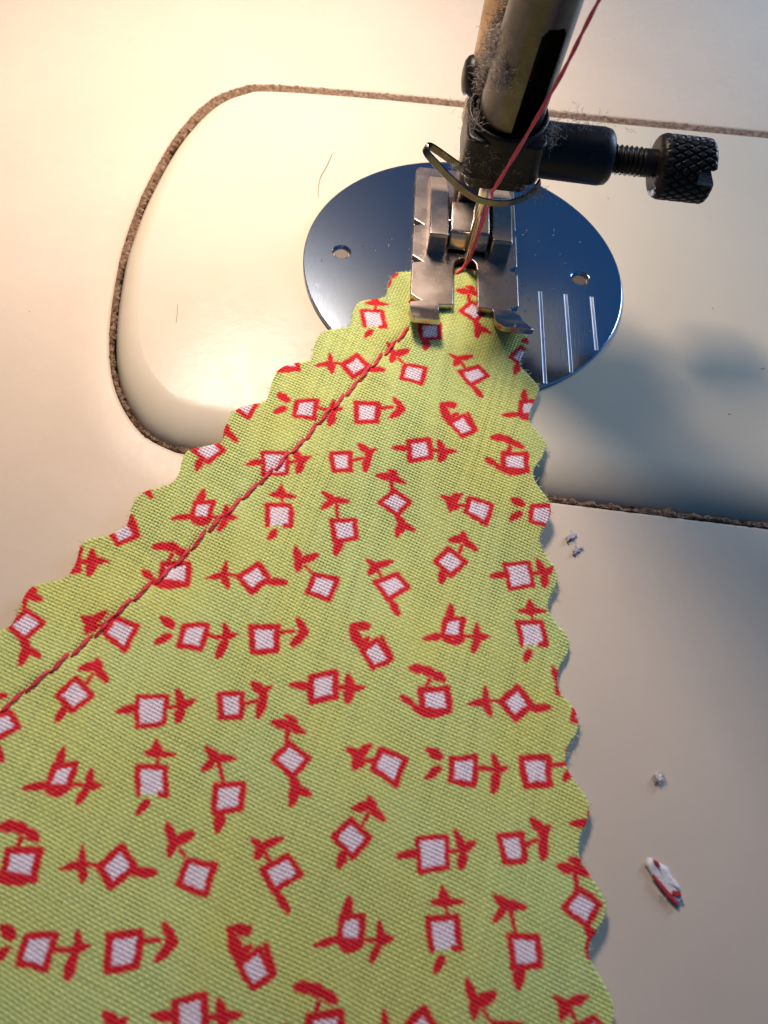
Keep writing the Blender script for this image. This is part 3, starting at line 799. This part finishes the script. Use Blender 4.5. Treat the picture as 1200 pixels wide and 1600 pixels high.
# cut edge: a short skirt under every boundary edge
E = np.concatenate([F[:, [0, 1]], F[:, [1, 2]], F[:, [2, 3]], F[:, [3, 0]]])
nV = len(co)
key = np.minimum(E[:, 0], E[:, 1]) * nV + np.maximum(E[:, 0], E[:, 1])
uq, inv, cnt = np.unique(key, return_inverse=True, return_counts=True)
bE = E[cnt[inv] == 1]
bV = np.unique(bE)
low = -np.ones(nV, np.int64); low[bV] = nV + np.arange(len(bV))
low_co = co[bV] - np.array([0, 0, .03])
SK = np.stack([bE[:, 1], bE[:, 0], low[bE[:, 0]], low[bE[:, 1]]], 1)
allco = np.concatenate([co, low_co]).astype(np.float32)
allF = np.concatenate([F, SK]).astype(np.int32)
me = bpy.data.meshes.new('fabric_piece')
me.vertices.add(len(allco)); me.vertices.foreach_set('co', allco.ravel())
me.loops.add(allF.size); me.loops.foreach_set('vertex_index', allF.ravel())
me.polygons.add(len(allF)); me.polygons.foreach_set('loop_start', np.arange(0, allF.size, 4, dtype=np.int32))
mi = np.zeros(len(allF), np.int32); mi[len(F):] = 1
me.materials.append(M['cotton']); me.materials.append(M['edge'])
me.polygons.foreach_set('material_index', mi)
me.update(calc_edges=True)
me.validate()
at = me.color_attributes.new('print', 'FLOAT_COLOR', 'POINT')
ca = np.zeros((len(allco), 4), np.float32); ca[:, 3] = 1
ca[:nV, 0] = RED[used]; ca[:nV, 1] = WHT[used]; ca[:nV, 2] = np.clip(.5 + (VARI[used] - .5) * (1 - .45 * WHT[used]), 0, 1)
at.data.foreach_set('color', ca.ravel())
me.polygons.foreach_set('use_smooth', np.ones(len(me.polygons), bool))
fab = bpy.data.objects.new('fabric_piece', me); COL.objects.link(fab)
tag(fab, 'lime green cotton wedge with pinked edges printed with red outlined white squares and little arrows', 'fabric')

# short loose fibres standing out of the pinked cut
bm = bmesh.new()
OC = OUTLINE.mean(0)
for _ in range(520):
    k_ = random.randrange(len(OUTLINE)); a_ = OUTLINE[k_]; b_ = OUTLINE[(k_ + 1) % len(OUTLINE)]
    p_ = a_ + (b_ - a_) * random.random()
    if p_[1] < -11.4 or p_[1] > .2: continue
    t_ = b_ - a_; n_ = np.array([t_[1], -t_[0]]) / (np.linalg.norm(t_) + 1e-9)
    ang = random.gauss(0, .7)
    n_ = np.array([n_[0] * math.cos(ang) - n_[1] * math.sin(ang), n_[0] * math.sin(ang) + n_[1] * math.cos(ang)])
    L_ = random.uniform(.02, .055) * (2.0 if random.random() < .05 else 1); cv = random.gauss(0, .02)
    pth = []
    for q in range(4):
        f_ = q / 3
        pp = p_ + n_ * (L_ * f_ - .012) * (1 if random.random() < 2 else 1) + np.array([-n_[1], n_[0]]) * cv * f_ * f_
        pth.append(drape(pp[0], pp[1], float(sheet(p_[0], p_[1])) - .012 + .02 * f_ * random.uniform(-.5, 1)))
    add_tube(bm, pth, .0032, 3, False)
tag(obj('frayed_fibre', bm, M['edge'], fab, True), kind='stuff')

# ------------------------------------------------------------------ seam: each stitch a twisted two-ply loop dipping into the cloth
sp = np.array(spline(SEAM, 10))
sl = np.concatenate([[0], np.cumsum(np.linalg.norm(np.diff(sp, axis=0), axis=1))])
def on_seam(d): return np.array([np.interp(d, sl, sp[:, 0]), np.interp(d, sl, sp[:, 1])])
d = .02
k = 0
while d < sl[-1] - .4 and k < 60:
    ln = .315 + .02 * math.sin(k * 2.3)
    a, e = on_seam(d), on_seam(d + ln)
    dirv = (e - a) / np.linalg.norm(e - a); side = np.array([-dirv[1], dirv[0]])
    off = .010 * math.sin(k * 1.7)
    bm = bmesh.new()
    for ply in (0, 1):
        pth, rad = [], []
        for q in range(19):
            t = q / 18
            p2 = a + (e - a) * (t * 1.05 - .025) + side * (off + .020 * math.sin((t - .5) * 3.1))
            arch = -.016 + .036 * (math.sin(math.pi * t) ** .45 if 0 < t < 1 else 0)
            tw = t * 7 + ply * math.pi + k
            p2 = p2 + side * .0085 * math.cos(tw)
            h = float(sheet(p2[0], p2[1])) + arch + .004 * math.sin(tw)
            pth.append(drape(p2[0], p2[1], h)); rad.append(.0198 * (.62 + .38 * math.sin(math.pi * t) ** .5))
        add_tube(bm, pth, rad, 8)
    obj('stitch', bm, M['thread'], fab, True)
    d += ln * .985
    k += 1

# ------------------------------------------------------------------ needle thread
tp = spline([(1.35, -.62, 7.6), (1.0, -.68, 6.2), (.68, -.70, 5.0), (.47, -.70, 3.95), (.08, -.66, 2.42), (.035, -.56, 2.2), (.08, -.40, 1.95), (.115, -.13, 1.6),
             (.092, -.09, 1.2), (.058, -.08, .8), (.025, -.075, .5), (-.005, -.065, .40), (-.04, -.09, .335), (-.13, -.18, .30)], 10)
bm = bmesh.new()
Fr = frames(tp)
for ply in (0, 1):
    pth = []
    for q, (p, t, a, b_) in enumerate(Fr):
        tw = q * .9 + ply * math.pi
        pth.append(p + (a * math.cos(tw) + b_ * math.sin(tw)) * .009)
    add_tube(bm, pth, .0185, 7)
tag(obj('needle_thread', bm, M['thread2'], None, True), 'red sewing thread running down past the needle clamp into the needle', 'thread')

# ------------------------------------------------------------------ bits lying about
def scrap(name, loc, outline, th, m, label, bend=0., rot=0., tint=None):
    bm = bmesh.new()
    top = [p + np.array([random.gauss(0, .008), random.gauss(0, .008)]) for p in spline(outline, 3, True)]
    n = len(top)
    c = np.mean(top, 0)
    R2 = np.array([[math.cos(rot), -math.sin(rot)], [math.sin(rot), math.cos(rot)]])
    rings = []
    for f, z in ((1, 0), (1, th), (.6, th * 1.02), (.2, th * 1.04)):
        ring = []
        for i, p in enumerate(top):
            q = R2 @ (c + (p - c) * f)
            zz = z + bend * (q[0] ** 2 + q[1] ** 2) + (.003 * math.sin(i * 1.7) if z else 0)
            ring.append(bm.verts.new((q[0], q[1], zz + .004)))
        rings.append(ring)
    for x, y in zip(rings, rings[1:]):
        for i in range(n):
            bm.faces.new((x[i], x[(i + 1) % n], y[(i + 1) % n], y[i]))
    bm.faces.new(rings[-1]); bm.faces.new(rings[0][::-1])
    o = obj(name, bm, m, None, True)
    o.location = loc
    tag(o, label, 'scrap')
    return o
s1 = scrap('fabric_scrap', (2.20, -8.70, 0), [(-.19, .17), (-.14, .23), (-.06, .20), (.03, .15), (.09, .04), (.15, -.05), (.14, -.13), (.17, -.20), (.10, -.22), (.03, -.13), (-.05, -.01), (-.12, .06)], .018, M['white_bit'],
      'curled white scrap with red print along one edge, lying low on the cream bed', .25)
def loose_fibres(parent, n, spread, ln, m):
    bm = bmesh.new()
    for _ in range(n):
        a_ = random.random() * 6.283
        p = Vector((math.cos(a_) * spread[0] * random.uniform(.6, 1), math.sin(a_) * spread[1] * random.uniform(.6, 1), .02))
        p = Vector((p.x * .75 + p.y * .2, p.y - p.x * .7 * (spread[1] > .1), p.z)); d_ = Vector((math.cos(a_), math.sin(a_), random.uniform(-.2, .5)))
        pth = []
        for q in range(5):
            pth.append(p.copy()); d_ = (d_ + Vector([random.gauss(0, .4) for _ in range(3)])).normalized(); p = p + d_ * ln / 4; p.z = max(p.z, .004)
        add_tube(bm, pth, .0028, 3, False)
    tag(obj('loose_fibre', bm, m, parent, True), kind='stuff')
def flake(parent, name, pts, z, m):
    bm = bmesh.new()
    a = [bm.verts.new((x, y, z)) for x, y in pts]; b_ = [bm.verts.new((x, y, z + .02)) for x, y in pts]
    bm.faces.new(b_); bm.faces.new(a[::-1])
    for i in range(len(pts)):
        j = (i + 1) % len(pts); bm.faces.new((a[i], a[j], b_[j], b_[i]))
    obj(name, bm, m, parent, False, .006)
flake(s1, 'red_print_edge', [(-.12, .06), (-.04, -.03), (.06, -.14), (.13, -.24), (.11, -.255), (.02, -.17), (-.07, -.06), (-.13, .03)], .03, M['red_bit'])
flake(s1, 'red_print_edge', [(-.10, .215), (-.05, .19), (-.03, .14), (-.07, .15), (-.105, .19)], .035, M['red_bit'])
flake(s1, 'red_print_edge', [(.07, -.10), (.15, -.10), (.17, -.15), (.11, -.16), (.06, -.14)], .035, M['red_bit'])
s2 = scrap('lint_bit', (2.265, -7.56, 0), [(-.035, .035), (.01, .045), (.04, .01), (.035, -.03), (0, -.04), (-.035, -.01)], .03, M['white_bit'],
      'tiny white tuft of cotton on the bed above the red and white scrap', .5)
s3 = scrap('fabric_scrap', (1.42, -4.44, 0), [(-.04, -.09), (-.05, .0), (.0, .07), (.06, .08), (.05, .02), (.0, -.06)], .03, M['lilac_bit'],
      'upper of two tiny lilac fibre bits on the bed just below the cover plate', .4, -.2)
s4 = scrap('fabric_scrap', (1.50, -4.62, 0), [(-.06, -.05), (-.02, .02), (.06, .06), (.07, .03), (.01, -.02), (-.04, -.07)], .025, M['lilac_bit'],
      'lower of two tiny lilac fibre bits on the bed just below the cover plate', .4)
loose_fibres(s1, 12, (.14, .2), .07, M['white_bit'])
loose_fibres(s2, 90, (.04, .04), .06, M['white_bit'])
loose_fibres(s3, 14, (.05, .07), .05, M['lilac_bit'])
loose_fibres(s4, 14, (.06, .05), .05, M['lilac_bit'])
# stray hairs on the enamel
def hair(pts, label, m, r=.006):
    bm = bmesh.new(); add_tube(bm, spline(pts, 6), r, 5)
    tag(obj('stray_hair', bm, m, None, True), label, 'hair')
hair([(-2.13, 2.32, TOP + .01), (-2.20, 2.0, TOP + .012), (-2.27, 1.75, TOP + .012), (-2.29, 1.5, TOP + .010), (-2.27, 1.28, TOP + .008)], 'thin dark hair lying on the cover plate beside the needle plate', M['hair'], .0035)
hair([(-4.07, -1.25, TOP + .004), (-4.05, -1.42, TOP + .012), (-4.04, -1.60, TOP + .004)], 'short faint hair on the cover plate near its rounded end', M['lint_dark'], .0022)

# ------------------------------------------------------------------ lint: nobody could count it
def fuzz(name, spots, mat_, n, ln, r, label, wild=1.0):
    bm = bmesh.new()
    for _ in range(n):
        c, nrm, sx = random.choice(spots)
        c = Vector(c) + Vector([random.gauss(0, s_) for s_ in sx])
        d_ = (Vector(nrm) * random.uniform(.1, .7) + Vector([random.gauss(0, 1) for _ in range(3)]) * wild).normalized()
        p = c.copy(); pth = [p.copy()]
        L = ln * random.uniform(.4, 1.4)
        for q in range(6):
            d_ = (d_ + Vector([random.gauss(0, .45) for _ in range(3)])).normalized()
            p = p + d_ * (L / 6); pth.append(p.copy())
        add_tube(bm, pth, r, 3, False)
    tag(obj(name, bm, mat_, None, True), label, 'lint', None, 'stuff')
fuzz('lint_fuzz', [((-.19, .42, 3.1), (-.2, -.5, .4), (.03, .05, .2)), ((-.17, .40, 3.5), (-.2, -.5, .4), (.03, .05, .22)), ((-.10, .42, 3.9), (-.2, -.5, .3), (.03, .05, .2))], M['lint_dark'], 1500, .17, .0032,
     'brown matted lint packed between the needle bar and the presser bar')
fuzz('lint_fuzz', [((-.16, .10, 3.8), (-.3, -.7, .4), (.06, .06, .14)), ((-.06, -.25, 3.72), (-.3, -.8, .2), (.05, .03, .08)), ((-.22, .25, 3.35), (-.3, -.5, .4), (.03, .05, .2))], M['lint'], 1500, .20, .0027,
     'pale wispy lint caught on the side of the needle bar')
fuzz('lint_fuzz', [((1.0, .1, 2.88), (0, .2, 1), (.3, .12, .01)), ((.68, -.2, 2.9), (0, -.3, 1), (.05, .1, .08)), ((-.1, -.46, 2.5), (0, -1, .2), (.25, .01, .15)), ((.6, -.5, 2.2), (.3, -.6, -.4), (.08, .03, .04)), ((-.3, -.1, 2.98), (-.4, -.4, .6), (.1, .2, .03))],
     M['lint'], 700, .12, .0019, 'fine grey fuzz clinging to the black needle clamp')
fuzz('dust_fibres', [((1.2, 1.0, ZP + .006), (0, 0, 0), (.6, .6, 0)), ((-1.2, -.2, ZP + .006), (0, 0, 0), (.5, .7, 0)), ((1.1, -.8, ZP + .006), (0, 0, 0), (.3, .5, 0))], M['lint'], 46, .035, .006,
     'pale dust specks scattered over the steel needle plate', .5)
